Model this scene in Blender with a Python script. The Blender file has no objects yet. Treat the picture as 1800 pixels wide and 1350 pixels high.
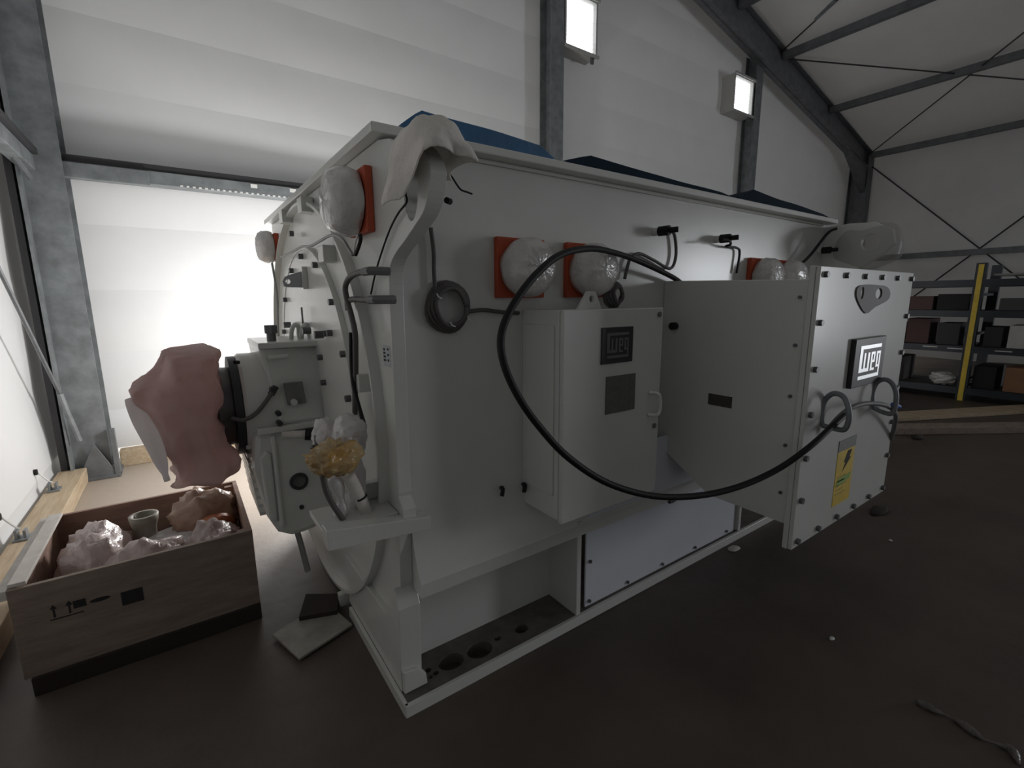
import bpy, bmesh, math, random
from mathutils import Vector, Matrix, noise
random.seed(7)
scene = bpy.context.scene
COL = scene.collection
PI = math.pi

# ------------------------------------------------------------------ camera
YAW, PIT, ROL, FPX = 0.6125, 0.17823, -0.00795, 824.47
CAM = Vector((0, 0, 1.6))
fw = Vector((math.sin(YAW)*math.cos(PIT), math.cos(YAW)*math.cos(PIT), -math.sin(PIT)))
rt = Vector((math.cos(YAW), -math.sin(YAW), 0)); up = rt.cross(fw)
r1 = rt*math.cos(ROL) + up*math.sin(ROL); u1 = up*math.cos(ROL) - rt*math.sin(ROL)
cd = bpy.data.cameras.new('camera'); cam = bpy.data.objects.new('camera', cd); COL.objects.link(cam)
m = Matrix((r1, u1, -fw)).transposed().to_4x4(); m.translation = CAM; cam.matrix_world = m
cd.sensor_width = 36; cd.lens = 36*FPX/1800; cd.clip_start = .05; cd.clip_end = 200
scene.camera = cam

# ------------------------------------------------------------------ light and exposure
scene.view_settings.view_transform = 'Standard'; scene.view_settings.look = 'None'
scene.view_settings.exposure = 0.0; scene.view_settings.gamma = 1; scene.view_settings.use_curve_mapping = False
w = bpy.data.worlds.new('sky'); scene.world = w; w.use_nodes = True
w.node_tree.nodes['Background'].inputs[0].default_value = (1, .965, .90, 1)
w.node_tree.nodes['Background'].inputs[1].default_value = 1.0

def lamp(name, kind, loc, energy, color=(1, 1, 1), **k):
    d = bpy.data.lights.new(name, kind); d.energy = energy; d.color = color
    o = bpy.data.objects.new(name, d); COL.objects.link(o); o.location = loc
    for a, v in k.items(): setattr(d, a, v)
    return o
LAMP_E, GATE_E = 140, 380
lamp('work_light', 'POINT', (1.0, 4.62, 1.2), LAMP_E, (1, .985, .975), shadow_soft_size=.18)
g = lamp('gate_daylight', 'AREA', (15.8, -7.2, 1.75), GATE_E, (.93, .96, 1), shape='RECTANGLE', size=2.6, size_y=3.3)
g.rotation_euler = Vector((1, 0, 0)).to_track_quat('Z', 'Y').to_euler()

def at(px, py, ax, val):
    """point where the sight line through a pixel meets the plane axis=val"""
    d = r1*(px-900) - u1*(py-675) + fw*FPX
    return CAM + d*((val-CAM[ax])/d[ax])

# ------------------------------------------------------------------ materials
def mat(name, col, rough=.5, metal=0, var=0, vscale=6, bump=0, bscale=40, spec=.5, emit=None, estr=0, col2=None, trans=0, sheen=0, coat=0, stretch=None):
    M = bpy.data.materials.new(name); M.use_nodes = True; nt = M.node_tree
    b = nt.nodes['Principled BSDF']
    b.inputs['Base Color'].default_value = (*col, 1); b.inputs['Roughness'].default_value = rough
    b.inputs['Metallic'].default_value = metal; b.inputs['Specular IOR Level'].default_value = spec
    if coat: b.inputs['Coat Weight'].default_value = coat; b.inputs['Coat Roughness'].default_value = .15
    tc = nt.nodes.new('ShaderNodeTexCoord'); src = tc.outputs['Object']
    if stretch:
        mp = nt.nodes.new('ShaderNodeMapping'); mp.inputs['Scale'].default_value = stretch
        nt.links.new(src, mp.inputs[0]); src = mp.outputs[0]
    if var or col2:
        n = nt.nodes.new('ShaderNodeTexNoise'); n.inputs['Scale'].default_value = vscale; n.inputs['Detail'].default_value = 8
        n.inputs['Roughness'].default_value = .6
        nt.links.new(src, n.inputs['Vector'])
        r = nt.nodes.new('ShaderNodeValToRGB'); r.color_ramp.elements[0].position = .3; r.color_ramp.elements[1].position = .7
        c2 = col2 or tuple(c*(1-var) for c in col)
        r.color_ramp.elements[0].color = (*c2, 1); r.color_ramp.elements[1].color = (*(min(1, c*(1+var*.4)) for c in col), 1)
        nt.links.new(n.outputs[0], r.inputs[0]); nt.links.new(r.outputs[0], b.inputs['Base Color'])
    if bump:
        n2 = nt.nodes.new('ShaderNodeTexNoise'); n2.inputs['Scale'].default_value = bscale; n2.inputs['Detail'].default_value = 4
        nt.links.new(src, n2.inputs['Vector'])
        bp = nt.nodes.new('ShaderNodeBump'); bp.inputs['Strength'].default_value = bump; bp.inputs['Distance'].default_value = .02
        nt.links.new(n2.outputs[0], bp.inputs['Height']); nt.links.new(bp.outputs[0], b.inputs['Normal'])
    if emit: b.inputs['Emission Color'].default_value = (*emit, 1); b.inputs['Emission Strength'].default_value = estr
    if trans:
        out = nt.nodes['Material Output']; t = nt.nodes.new('ShaderNodeBsdfTranslucent'); t.inputs[0].default_value = (*col, 1)
        mx = nt.nodes.new('ShaderNodeMixShader'); mx.inputs[0].default_value = trans
        nt.links.new(b.outputs[0], mx.inputs[1]); nt.links.new(t.outputs[0], mx.inputs[2]); nt.links.new(mx.outputs[0], out.inputs[0])
    return M

def clear_film(name, col, alpha, rough=.2):
    M = mat(name, col, rough, var=.15, vscale=9, bump=.9, bscale=22, spec=.8)
    M.node_tree.nodes['Principled BSDF'].inputs['Alpha'].default_value = alpha
    return M

PAINT = mat('light_grey_paint', (.63, .635, .60), .25, var=.05, vscale=3, bump=.015, bscale=260, spec=.6)
PANEL = mat('bluish_grey_paint', (.68, .70, .76), .45, var=.04, vscale=3, bump=.02, bscale=200)
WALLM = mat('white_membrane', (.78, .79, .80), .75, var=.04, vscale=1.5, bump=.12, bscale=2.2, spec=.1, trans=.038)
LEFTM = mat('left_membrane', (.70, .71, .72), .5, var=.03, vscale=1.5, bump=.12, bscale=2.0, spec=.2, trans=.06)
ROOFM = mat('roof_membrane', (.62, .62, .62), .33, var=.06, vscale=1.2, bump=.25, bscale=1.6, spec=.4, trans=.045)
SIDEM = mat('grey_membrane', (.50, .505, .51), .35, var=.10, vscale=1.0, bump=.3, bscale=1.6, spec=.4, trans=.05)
GALV = mat('galvanised_steel', (.24, .26, .27), .5, metal=.35, var=.35, vscale=7, bump=.05, bscale=60)
GALVD = mat('dark_galvanised_steel', (.17, .18, .19), .5, metal=.3, var=.3, vscale=7)
BLACK = mat('black_rubber', (.010, .010, .010), .55, spec=.3)
DARK = mat('dark_steel', (.045, .045, .048), .45, metal=.3)
DUSTY = mat('dusty_plate', (.14, .125, .11), .7, var=.4, vscale=14)
FLOORM = mat('dusty_floor_lit_back', (.115, .092, .076), .5, vscale=1.6, col2=(.068, .053, .044), bump=.12, bscale=14, spec=.5)
_nt = FLOORM.node_tree; _b = _nt.nodes['Principled BSDF']  # floor paler toward the gable: the lamp's bright pool painted into the colour
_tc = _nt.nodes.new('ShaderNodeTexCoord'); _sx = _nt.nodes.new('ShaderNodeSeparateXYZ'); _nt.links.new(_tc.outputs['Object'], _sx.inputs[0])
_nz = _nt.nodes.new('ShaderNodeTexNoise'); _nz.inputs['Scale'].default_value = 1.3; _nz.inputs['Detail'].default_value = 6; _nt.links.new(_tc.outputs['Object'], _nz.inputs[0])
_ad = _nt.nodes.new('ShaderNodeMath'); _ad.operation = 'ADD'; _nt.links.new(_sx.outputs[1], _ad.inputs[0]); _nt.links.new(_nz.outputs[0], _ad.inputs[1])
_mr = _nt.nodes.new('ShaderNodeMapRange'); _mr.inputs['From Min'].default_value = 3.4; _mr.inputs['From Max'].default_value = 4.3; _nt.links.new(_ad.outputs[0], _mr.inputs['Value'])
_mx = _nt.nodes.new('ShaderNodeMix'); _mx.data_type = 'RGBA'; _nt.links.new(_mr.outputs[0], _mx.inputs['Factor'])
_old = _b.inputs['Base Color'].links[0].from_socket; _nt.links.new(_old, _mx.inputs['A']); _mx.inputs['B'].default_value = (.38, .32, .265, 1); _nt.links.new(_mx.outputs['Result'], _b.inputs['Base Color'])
WOOD = mat('pale_timber', (.50, .40, .28), .7, vscale=5, col2=(.36, .27, .17), bump=.15, bscale=30, stretch=(6, .6, 6))
PLY = mat('crate_plywood', (.30, .24, .195), .75, vscale=5, col2=(.20, .15, .12), bump=.15, bscale=30, stretch=(1, 6, 6))
PLYIN = mat('reddish_plywood', (.34, .22, .165), .75, vscale=5, col2=(.22, .13, .10), bump=.1, bscale=30, stretch=(1, 6, 6))
PALWOOD = mat('white_timber_edge', (.66, .62, .57), .7, var=.2, vscale=8)
INK = mat('stencil_ink', (.02, .018, .018), .8)
SKID = mat('dark_skid_timber', (.03, .022, .018), .9)
ORANGE = mat('orange_gasket', (.50, .085, .035), .6, var=.2, vscale=8)
FILM = mat('crinkled_film', (.80, .78, .75), .12, var=.15, vscale=14, bump=.6, bscale=24, spec=1.0, trans=.18, coat=.8)
FOAM = mat('white_foam', (.84, .81, .80), .3, var=.12, vscale=16, bump=.7, bscale=24, trans=.3, spec=.8)
PINK = mat('pink_film', (.82, .62, .59), .5, vscale=5, col2=(.66, .46, .43), bump=1.0, bscale=7, spec=.3, trans=.55)
BAGM = mat('pinkish_bag', (.72, .60, .57), .28, var=.22, vscale=9, bump=.9, bscale=16, spec=.7, trans=.25)
BAGT = mat('tan_bag', (.45, .30, .22), .35, var=.25, vscale=9, bump=.7, bscale=14, spec=.6, trans=.2)
CLOTH = mat('off_white_cloth', (.80, .76, .71), .9, var=.12, vscale=9, bump=.5, bscale=30, trans=.1)
AMBER = mat('amber_film', (.62, .33, .06), .22, vscale=13, col2=(.52, .45, .30), bump=.7, bscale=24, spec=.7, trans=.15)
BLUE = mat('blue_tarpaulin', (.035, .13, .27), .45, var=.25, vscale=6, bump=.2, bscale=20)
BLUED = mat('dark_blue_sheet', (.012, .026, .042), .8, var=.25, vscale=6, spec=.1)
GREYM = mat('grey_rubber', (.16, .16, .155), .6)
CABLEG = mat('grey_cable_sleeve', (.09, .085, .08), .55)
CABLEL = mat('pale_cable_sleeve', (.30, .30, .29), .5)
STEEL = mat('machined_steel', (.16, .155, .15), .4, metal=.7, var=.2, vscale=10)
BOLTM = mat('zinc_bolt', (.13, .13, .135), .4, metal=.6)
PLATE = mat('engraved_plate', (.16, .16, .15), .45, metal=.4, var=.25, vscale=60)
LOGOB = mat('logo_black', (.015, .016, .018), .3)
LOGOS = mat('brushed_logo', (.95, .96, .97), .42, metal=.75)
LOGOG = mat('dull_logo', (.16, .16, .155), .5, metal=.3)
YELLOW = mat('yellow_sticker', (.72, .50, .04), .5, var=.15, vscale=20)
GREEN = mat('green_print', (.25, .42, .08), .6)
YPOST = mat('yellow_strip', (.85, .62, .07), .5, var=.15, vscale=9)
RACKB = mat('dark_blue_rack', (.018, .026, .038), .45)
GLOW = mat('daylit_vent', (.9, .9, .9), .5, emit=(.95, .98, 1), estr=2.6)
SLAT = mat('white_slat', (.9, .9, .9), .5, trans=.6)
VENTF = mat('grey_vent_frame', (.42, .42, .40), .6)
VENTW = mat('pale_vent_casing', (.50, .48, .46), .6)
LABELM = mat('paper_label', (.42, .44, .46), .6)
CARD = mat('brown_card', (.33, .17, .09), .8, var=.2, vscale=7)
WHITEB = mat('white_carton', (.62, .62, .60), .7, var=.1)
TIE = mat('white_tie', (.7, .7, .68), .5)

# ------------------------------------------------------------------ mesh helpers
def B(): return bmesh.new()
def box(bm, x0, x1, y0, y1, z0, z1, M=None):
    v = [bm.verts.new((x, y, z)) for x in (x0, x1) for y in (y0, y1) for z in (z0, z1)]
    for f in ((0, 1, 3, 2), (4, 6, 7, 5), (0, 4, 5, 1), (2, 3, 7, 6), (0, 2, 6, 4), (1, 5, 7, 3)):
        bm.faces.new([v[i] for i in f])
    if M is not None:
        for q in v: q.co = M @ q.co
    return bm
def prism(bm, pts, ax, a, b):
    """polygon in the two other axes, extruded along axis ax from a to b"""
    def P(p, h):
        l = [p[0], p[1]]; l.insert(ax, h); return l
    A = [bm.verts.new(P(p, a)) for p in pts]; C = [bm.verts.new(P(p, b)) for p in pts]; n = len(pts)
    bm.faces.new(A); bm.faces.new(C[::-1])
    for i in range(n): bm.faces.new((A[i], C[i], C[(i+1) % n], A[(i+1) % n]))
    return bm
def frames(ps):
    out = []; prev = None
    for i, p in enumerate(ps):
        t = (ps[min(i+1, len(ps)-1)] - ps[max(i-1, 0)])
        t = t.normalized() if t.length > 1e-9 else Vector((0, 0, 1))
        if prev is None:
            n = t.cross(Vector((0, 0, 1)))
            if n.length < .1: n = t.cross(Vector((1, 0, 0)))
        else: n = prev - t*prev.dot(t)
        n.normalize(); prev = n; out.append((p, n, t.cross(n)))
    return out
def smooth(ps, k=6, closed=False):
    ps = [Vector(p) for p in ps]; out = []; n = len(ps)
    rng = n if closed else n-1
    for i in range(rng):
        if closed: a, b, c, d = ps[(i-1) % n], ps[i], ps[(i+1) % n], ps[(i+2) % n]
        else: a, b, c, d = ps[max(i-1, 0)], ps[i], ps[i+1], ps[min(i+2, n-1)]
        for j in range(k):
            t = j/k
            out.append(.5*((2*b) + (c-a)*t + (2*a-5*b+4*c-d)*t*t + (3*b-a-3*c+d)*t**3))
    if not closed: out.append(ps[-1])
    return out
def tube(bm, ps, r, seg=8, sm=True, k=6, cap=True):
    if sm: ps = smooth(ps, k)
    else: ps = [Vector(p) for p in ps]
    rr = r if callable(r) else (lambda t: r)
    rings = []
    for i, (p, n, b) in enumerate(frames(ps)):
        q = rr(i/max(1, len(ps)-1))
        rings.append([bm.verts.new(p + n*math.cos(2*PI*j/seg)*q + b*math.sin(2*PI*j/seg)*q) for j in range(seg)])
    for a, c in zip(rings, rings[1:]):
        for j in range(seg): bm.faces.new((a[j], a[(j+1) % seg], c[(j+1) % seg], c[j]))
    if cap: bm.faces.new(rings[0][::-1]); bm.faces.new(rings[-1])
    return bm
def cyl(bm, a, b, r, seg=24, r2=None):
    r2 = r if r2 is None else r2
    return tube(bm, [a, b], lambda t: r+(r2-r)*t, seg, sm=False)
def lathe(bm, axis_pt, ax, prof, seg=48, cap0=True, cap1=True, sy=1, sz=1):
    """profile list of (pos along axis, radius), turned about an axis through axis_pt"""
    o1, o2 = [i for i in range(3) if i != ax]; rings = []
    for h, r in prof:
        ring = []
        for j in range(seg):
            c = [0, 0, 0]; c[ax] = h; c[o1] = axis_pt[0]+r*math.cos(2*PI*j/seg)*sy; c[o2] = axis_pt[1]+r*math.sin(2*PI*j/seg)*sz
            ring.append(bm.verts.new(c))
        rings.append(ring)
    for a, c in zip(rings, rings[1:]):
        for j in range(seg): bm.faces.new((a[j], a[(j+1) % seg], c[(j+1) % seg], c[j]))
    if cap0: bm.faces.new(rings[0][::-1])
    if cap1: bm.faces.new(rings[-1])
    return bm
def plate_holes(bm, outer, holes, ax, a, b):
    """flat plate with holes: outline and holes in the two other axes"""
    def P(p, h):
        l = [p[0], p[1]]; l.insert(ax, h); return Vector(l)
    fa = []
    for h in (a, b):
        edges = []
        for loop in [outer]+holes:
            vs = [bm.verts.new(P(p, h)) for p in loop]; fa.append(vs)
            edges += [bm.edges.new((vs[i], vs[(i+1) % len(vs)])) for i in range(len(vs))]
        bmesh.ops.triangle_fill(bm, use_beauty=True, use_dissolve=False, edges=edges)
    k = 1+len(holes)
    for i in range(k):
        A, C = fa[i], fa[i+k]; n = len(A)
        for j in range(n): bm.faces.new((A[j], A[(j+1) % n], C[(j+1) % n], C[j]))
    return bm
def circ(cx, cy, r, n=20, ry=None):
    return [(cx+r*math.cos(2*PI*i/n), cy+(ry or r)*math.sin(2*PI*i/n)) for i in range(n)]
def blob(bm, c, s, rough=.12, freq=2.2, sub=4, seed=0, M=None, ridge=.5):
    r = bmesh.ops.create_icosphere(bm, subdivisions=sub, radius=1)
    off = Vector((seed*7.3, seed*3.1, seed*1.7))
    for v in r['verts']:
        d = v.co.normalized()
        k = noise.noise(d*freq+off)*rough + (abs(noise.noise(d*freq*2.3+off))-.25)*rough*ridge*2 + noise.noise(d*freq*5+off)*rough*.25
        q = d*(1+k); q = Vector((q.x*s[0], q.y*s[1], q.z*s[2]))
        if M is not None: q = M @ q
        v.co = q + Vector(c)
    return bm
def loft(bm, secs, seg=36, rough=.02, freq=8, seed=0, p=2.6):
    """sections (x, yc, zc, ry, rz) as rounded rectangles in the y-z plane, with crumples"""
    off = Vector((seed*5.1, seed*2.2, 0)); rings = []
    for x, yc, zc, ry, rz in secs:
        ring = []
        for j in range(seg):
            a = 2*PI*j/seg; c, s = math.cos(a), math.sin(a)
            q = Vector((x, yc+ry*math.copysign(abs(c)**(2/p), c), zc+rz*math.copysign(abs(s)**(2/p), s)))
            q += noise.noise_vector(q*freq+off)*rough
            ring.append(bm.verts.new(q))
        rings.append(ring)
    for a, c in zip(rings, rings[1:]):
        for j in range(seg): bm.faces.new((a[j], a[(j+1) % seg], c[(j+1) % seg], c[j]))
    bm.faces.new(rings[0][::-1]); bm.faces.new(rings[-1])
    return bm

def wloc(o):
    v = Vector((0, 0, 0))
    while o is not None: v += o.location; o = o.parent
    return v
def obj(name, bm, material, parent=None, sm=False, bev=0, origin=None):
    bmesh.ops.recalc_face_normals(bm, faces=bm.faces)
    me = bpy.data.meshes.new(name); bm.to_mesh(me); bm.free()
    o = bpy.data.objects.new(name, me); COL.objects.link(o); me.materials.append(material)
    if origin is not None:
        me.transform(Matrix.Translation(-Vector(origin))); o.location = origin
    if parent is not None:
        o.location = Vector(o.location) - wloc(parent); o.parent = parent
    if sm:
        for p in me.polygons: p.use_smooth = True
        if sm != 'all':
            me.set_sharp_from_angle(angle=math.radians(35))
    if bev:
        b = o.modifiers.new('bevel', 'BEVEL'); b.width = bev; b.segments = 2; b.limit_method = 'ANGLE'; b.angle_limit = math.radians(40)
    return o
def thing(name, label, cat, loc=(0, 0, 0), group=None):
    o = bpy.data.objects.new(name, None); COL.objects.link(o); o.location = loc; o.empty_display_size = .1
    o['label'] = label; o['category'] = cat
    if group: o['group'] = group
    return o
def tag(o, label, cat, group=None):
    o['label'] = label; o['category'] = cat
    if group: o['group'] = group
    return o
def struct(name, bm, material, **k):
    o = obj(name, bm, material, **k); o['kind'] = 'structure'; return o
def again(src, loc, parent=None, rot=None):
    """another piece sharing src's mesh; loc in world space"""
    c = src.copy(); COL.objects.link(c); c.parent = parent
    c.location = Vector(loc) - (wloc(parent) if parent is not None else Vector())
    if rot: c.rotation_euler = rot
    return c

# ================================================================== SETTING
GY = 6.0          # gable wall
XL, XR = -1.05, 16.2
YB = -13.0        # far end of the hall, behind the camera
RX, RZ, SL = 7.5, 7.5, .232    # ridge and slope
def roof_z(x): return RZ - SL*abs(x-RX)
EZ = roof_z(16.2)

bm = B()
bmesh.ops.create_grid(bm, x_segments=90, y_segments=100, size=1)
for v in bm.verts:
    x = XL-.3 + (v.co.x+1)/2*(XR-XL+.6); y = YB + (v.co.y+1)/2*(GY+.2-YB)
    v.co = (x, y, noise.noise(Vector((x*.9, y*.9, 0)))*.006)
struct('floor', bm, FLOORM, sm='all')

def strip(bm, A, Bp, n, depth, nrm, nx=24, sag=0, seed=0):
    """a membrane strip between lower edge A(t) and upper edge B(t), bulging along nrm"""
    rows = []
    for i in range(n+1):
        s = i/n; row = []
        for j in range(nx+1):
            t = j/nx; p = A(t)*(1-s)+Bp(t)*s
            bulge = depth*math.sin(PI*s)
            wr = noise.noise(p*1.3+Vector((seed, 0, 0)))*sag
            row.append(bm.verts.new(p + nrm*(bulge+wr*math.sin(PI*s))))
        rows.append(row)
    for a, c in zip(rows, rows[1:]):
        for j in range(nx): bm.faces.new((a[j], a[j+1], c[j+1], c[j]))
    return bm

# gable wall: horizontal membrane strips, welded seam by seam
gable = thing('wall_back', '', '', (0, GY, 0)); del gable['label']; del gable['category']; gable['kind'] = 'structure'
seams = [.16, .55, 1.12, 1.72, 2.32, 2.92, 3.52, 4.12, 4.72, 5.35]
z = 5.35
while z < 7.4: z += .62; seams.append(z)
for k, (z0, z1) in enumerate(zip(seams, seams[1:])):
    if z0 >= RZ: break
    def edge(z):
        if z <= EZ: a, b = XL-.1, XR+.1
        else:
            h = max(0, RZ+.02-z)/SL; a, b = RX-h, RX+h
        return lambda t, a=a, b=b, z=z: Vector((a+(b-a)*t, GY, z))
    low = z0 < 1
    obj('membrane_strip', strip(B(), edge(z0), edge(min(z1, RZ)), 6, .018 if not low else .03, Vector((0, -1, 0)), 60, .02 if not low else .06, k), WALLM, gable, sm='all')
# galvanised gable rail with its dark upper channel
obj('rail', box(B(), XL+.05, 4.72, 5.70, 5.86, 2.68, 2.80), GALV, gable, bev=.006)
obj('dark_channel', box(B(), XL+.05, 4.72, 5.72, 5.98, 2.803, 2.86), DARK, gable)
bm = B()
for i in range(40): box(bm, .15+i*.05, .172+i*.05, 5.695, 5.7, 2.686, 2.70)
s = obj('slot_row', bm, TIE, gable); s['kind'] = 'stuff'
for x in (.75, 1.12): obj('clip', box(B(), x, x+.06, 5.69, 5.70, 2.75, 2.785), TIE, gable)
obj('splice_plate', box(B(), -.75, -.08, 5.68, 5.70, 2.665, 2.79), GALV, gable, bev=.003)
# timber sole plates
sole = obj('sole_plate', box(B(), -.62, 4.7, 5.84, 5.98, 0.0, .16), WOOD, gable, bev=.006)
obj('sole_plate', box(B(), 5.0, XR, 5.84, 5.98, 0.0, .16), WOOD, gable, bev=.006)

def h_column(name, x0, x1, y0, y1, z0, z1, material, parent, cap=True):
    """H-section standing column: two flanges facing along y and a web"""
    bm = B(); xm = (x0+x1)/2
    box(bm, x0, x1, y0, y0+.014, z0, z1); box(bm, x0, x1, y1-.014, y1, z0, z1); box(bm, xm-.006, xm+.006, y0+.014, y1-.014, z0, z1)
    box(bm, x0-.03, x1+.03, y0-.03, y1+.03, z0, z0+.02)
    return obj(name, bm, material, parent)
for x in (4.73, 10.17):
    xx = x
    h_column('post', x, x+.24, 5.70, 5.96, 0, roof_z(x)-.4, GALV, gable)
# left corner column, box-like with a dark sealing strip
bm = B(); box(bm, -.93, -.66, 5.62, 5.63, 0, EZ); box(bm, -.93, -.66, 5.93, 5.945, 0, EZ); box(bm, -.80, -.785, 5.63, 5.93, 0, EZ)
box(bm, -.93, -.915, 5.50, 5.62, 0, EZ)
obj('corner_column', bm, GALV, gable)
obj('sealing_strip', box(B(), -1.0, -.955, 5.55, 5.70, 0, EZ), DARK, gable)
bm = B(); box(bm, -.98, -.60, 5.52, 5.98, 0, .025); prism(bm, [(-.90, .02), (-.62, .02), (-.76, .34)], 1, 5.56, 5.575)
box(bm, -.64, -.60, 5.55, 5.62, .0, .45)
obj('base_plate', bm, GALVD, gable, bev=.003)
h_column('corner_column', 15.75, 16.08, 5.5, 5.95, 0, EZ-.1, GALVD, gable)

# rafters of the gable frame (tapering I-beam with haunches)
def rafter(sgn, y):
    bm = B(); xa, xb = RX, RX+sgn*8.5
    d0, d1 = .62, .46
    for (o0, o1) in ((0, .02), (None, None)):
        if o0 is None:
            prism(bm, [(xa, roof_z(xa)-.05-d0), (xb, roof_z(xb)-.05-d1), (xb, roof_z(xb)-.05-d1+.02), (xa, roof_z(xa)-.05-d0+.02)], 1, y-.11, y+.11)
        else:
            prism(bm, [(xa, roof_z(xa)-.07), (xb, roof_z(xb)-.07), (xb, roof_z(xb)-.05), (xa, roof_z(xa)-.05)], 1, y-.11, y+.11)
    prism(bm, [(xa, roof_z(xa)-.06), (xb, roof_z(xb)-.06), (xb, roof_z(xb)-.05-d1), (xa, roof_z(xa)-.05-d0)], 1, y-.008, y+.008)
    xh = xb-sgn*1.5
    prism(bm, [(xb, roof_z(xb)-.5), (xh, roof_z(xh)-.5), (xb, roof_z(xb)-1.15)], 1, y-.09, y+.09)
    return bm
ceiling = thing('ceiling', '', '', (RX, 0, RZ)); del ceiling['label']; del ceiling['category']; ceiling['kind'] = 'structure'
for y in (5.62, .6, -4.4):
    for s in (1, -1):
        if y > 5 or s > 0: obj('rafter', rafter(s, y), GALVD, ceiling)
bm = B(); prism(bm, [(RX-.55, 6.95), (RX+.55, 6.95), (RX+.22, 6.62), (RX-.22, 6.62)], 1, 5.42, 5.55)
box(bm, RX-.05, RX+.05, 5.38, 5.6, 6.55, 7.3)
obj('apex_bracket', bm, DARK, ceiling, bev=.01)
# roof membrane bays (one between each pair of purlins)
PX = [RX, 9.2, 10.95, 13.35, 16.2]
for s in (1, -1):
    for i, (a, b) in enumerate(zip(PX, PX[1:])):
        xa, xb = RX+s*(a-RX), RX+s*(b-RX)
        if s < 0 and i == 3: xb = XL-.1
        A = lambda t, xa=xa: Vector((xa, YB+(GY+.1-YB)*t, roof_z(xa)))
        Bq = lambda t, xb=xb: Vector((xb, YB+(GY+.1-YB)*t, roof_z(xb)))
        obj('roof_bay', strip(B(), A, Bq, 10, .05, Vector((0, 0, 1)), 60, .05, i*3+s), ROOFM, ceiling, sm='all')
for s in (1, -1):
    for a in PX[1:]:
        x = RX+s*(min(a, 15.98)-RX)
        if s < 0 and a < 13: continue
        obj('purlin', box(B(), x-.06, x+.06, YB, 5.6, roof_z(x)-.20, roof_z(x)-.06), GALVD, ceiling)
def wire(name, a, b, r, parent, material=None):
    return obj(name, tube(B(), [a, b], r, 6, sm=False), material or DARK, parent, sm=True)
for a, b in (((10.9, 5.7, roof_z(10.9)-.15), (16, .7, EZ-.1)), ((16, 5.7, EZ-.1), (10.9, .5, roof_z(10.9)-.15)),
             ((10.9, 5.7, roof_z(10.9)-.1), (7.6, -.3, 7.3))):
    wire('brace_wire', a, b, .014, ceiling)
obj('turnbuckle', tube(B(), [(10.35, 4.75, roof_z(10.35)-.12), (10.12, 4.35, roof_z(10.12)-.12)], .03, 8, sm=False), GALV, ceiling)

# right wall
rightw = thing('wall_right', '', '', (XR, 0, 0)); del rightw['label']; del rightw['category']; rightw['kind'] = 'structure'
for k, (z0, z1) in enumerate(((0, 2.66), (2.66, 5.6))):
    A = lambda t, z=z0: Vector((XR, YB+(GY+.1-YB)*t, z)); Bq = lambda t, z=z1: Vector((XR, YB+(GY+.1-YB)*t, z))
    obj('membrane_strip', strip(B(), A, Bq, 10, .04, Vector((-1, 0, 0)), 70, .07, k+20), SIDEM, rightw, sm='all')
obj('rail', box(B(), 15.98, 16.12, YB, 5.9, 2.58, 2.72), GALVD, rightw)
wire('brace_wire', (16, 5.7, 5.3), (16, .3, -.0), .018, rightw); wire('brace_wire', (16, .4, 5.4), (16, 5.8, 0), .018, rightw)
for y in (.6, -4.4): obj('column', box(B(), 15.75, 16.1, y-.12, y+.12, 0, EZ-.2), GALVD, rightw)
# left wall
leftw = thing('wall_left', '', '', (XL, 0, 0)); del leftw['label']; del leftw['category']; leftw['kind'] = 'structure'
for k, (z0, z1) in enumerate(((.02, .22), (.22, 2.74), (2.74, EZ+.1))):
    off = .05 if k == 0 else 0
    A = lambda t, z=z0, o=off: Vector((XL+o, YB+(GY+.1-YB)*t, z)); Bq = lambda t, z=z1: Vector((XL, YB+(GY+.1-YB)*t, z))
    obj('membrane_strip', strip(B(), A, Bq, 8, .03, Vector((-1, 0, 0)), 90, .05 if k else .008, k+40), LEFTM, leftw, sm='all')
obj('rail', box(B(), -.93, -.83, YB, 5.75, 2.68, 2.80), GALV, leftw, bev=.006)
obj('dark_channel', box(B(), -1.03, -.80, YB, 5.75, 2.803, 2.85), DARK, leftw)
obj('rail_stay', tube(B(), [(-.88, 5.2, 2.70), (-.86, 5.55, 2.60)], .02, 8, sm=False), GALVD, leftw)
obj('sole_plate', box(B(), -1.02, -.83, YB, 5.55, 0, .13), WOOD, leftw, bev=.006)
wire('brace_rod', at(-40, 395, 0, -.93), at(107, 697, 0, -.90), .014, leftw, GALVD)
obj('rod_clamp', tube(B(), [at(105, 692, 0, -.90), at(118, 725, 0, -.88), at(140, 775, 0, -.84)], .022, 8, sm=False), GALV, leftw)
for y in (4.05, 5.0, 3.2):
    obj('eyelet', cyl(B(), (XL-.01, y, .30), (XL+.015, y, .30), .024, 12), BLACK, leftw)
    obj('lashing', tube(B(), [(XL+.02, y, .29), (XL+.06, y+.01, .22), (XL+.09, y-.01, .20)], .006, 6), TIE, leftw)
    bm = B(); box(bm, XL+.05, XL+.13, y-.05, y+.05, .132, .142); box(bm, XL+.06, XL+.075, y-.03, y+.03, .14, .20); box(bm, XL+.10, XL+.115, y-.03, y+.03, .14, .19)
    obj('cleat', bm, GALV, leftw, bev=.002)
# far end of the hall behind the camera
struct('wall_front', prism(B(), [(XL-.1, 0), (XR+.1, 0), (XR+.1, EZ), (RX, RZ+.03), (XL-.1, EZ)], 1, YB-.1, YB), SIDEM)

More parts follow.
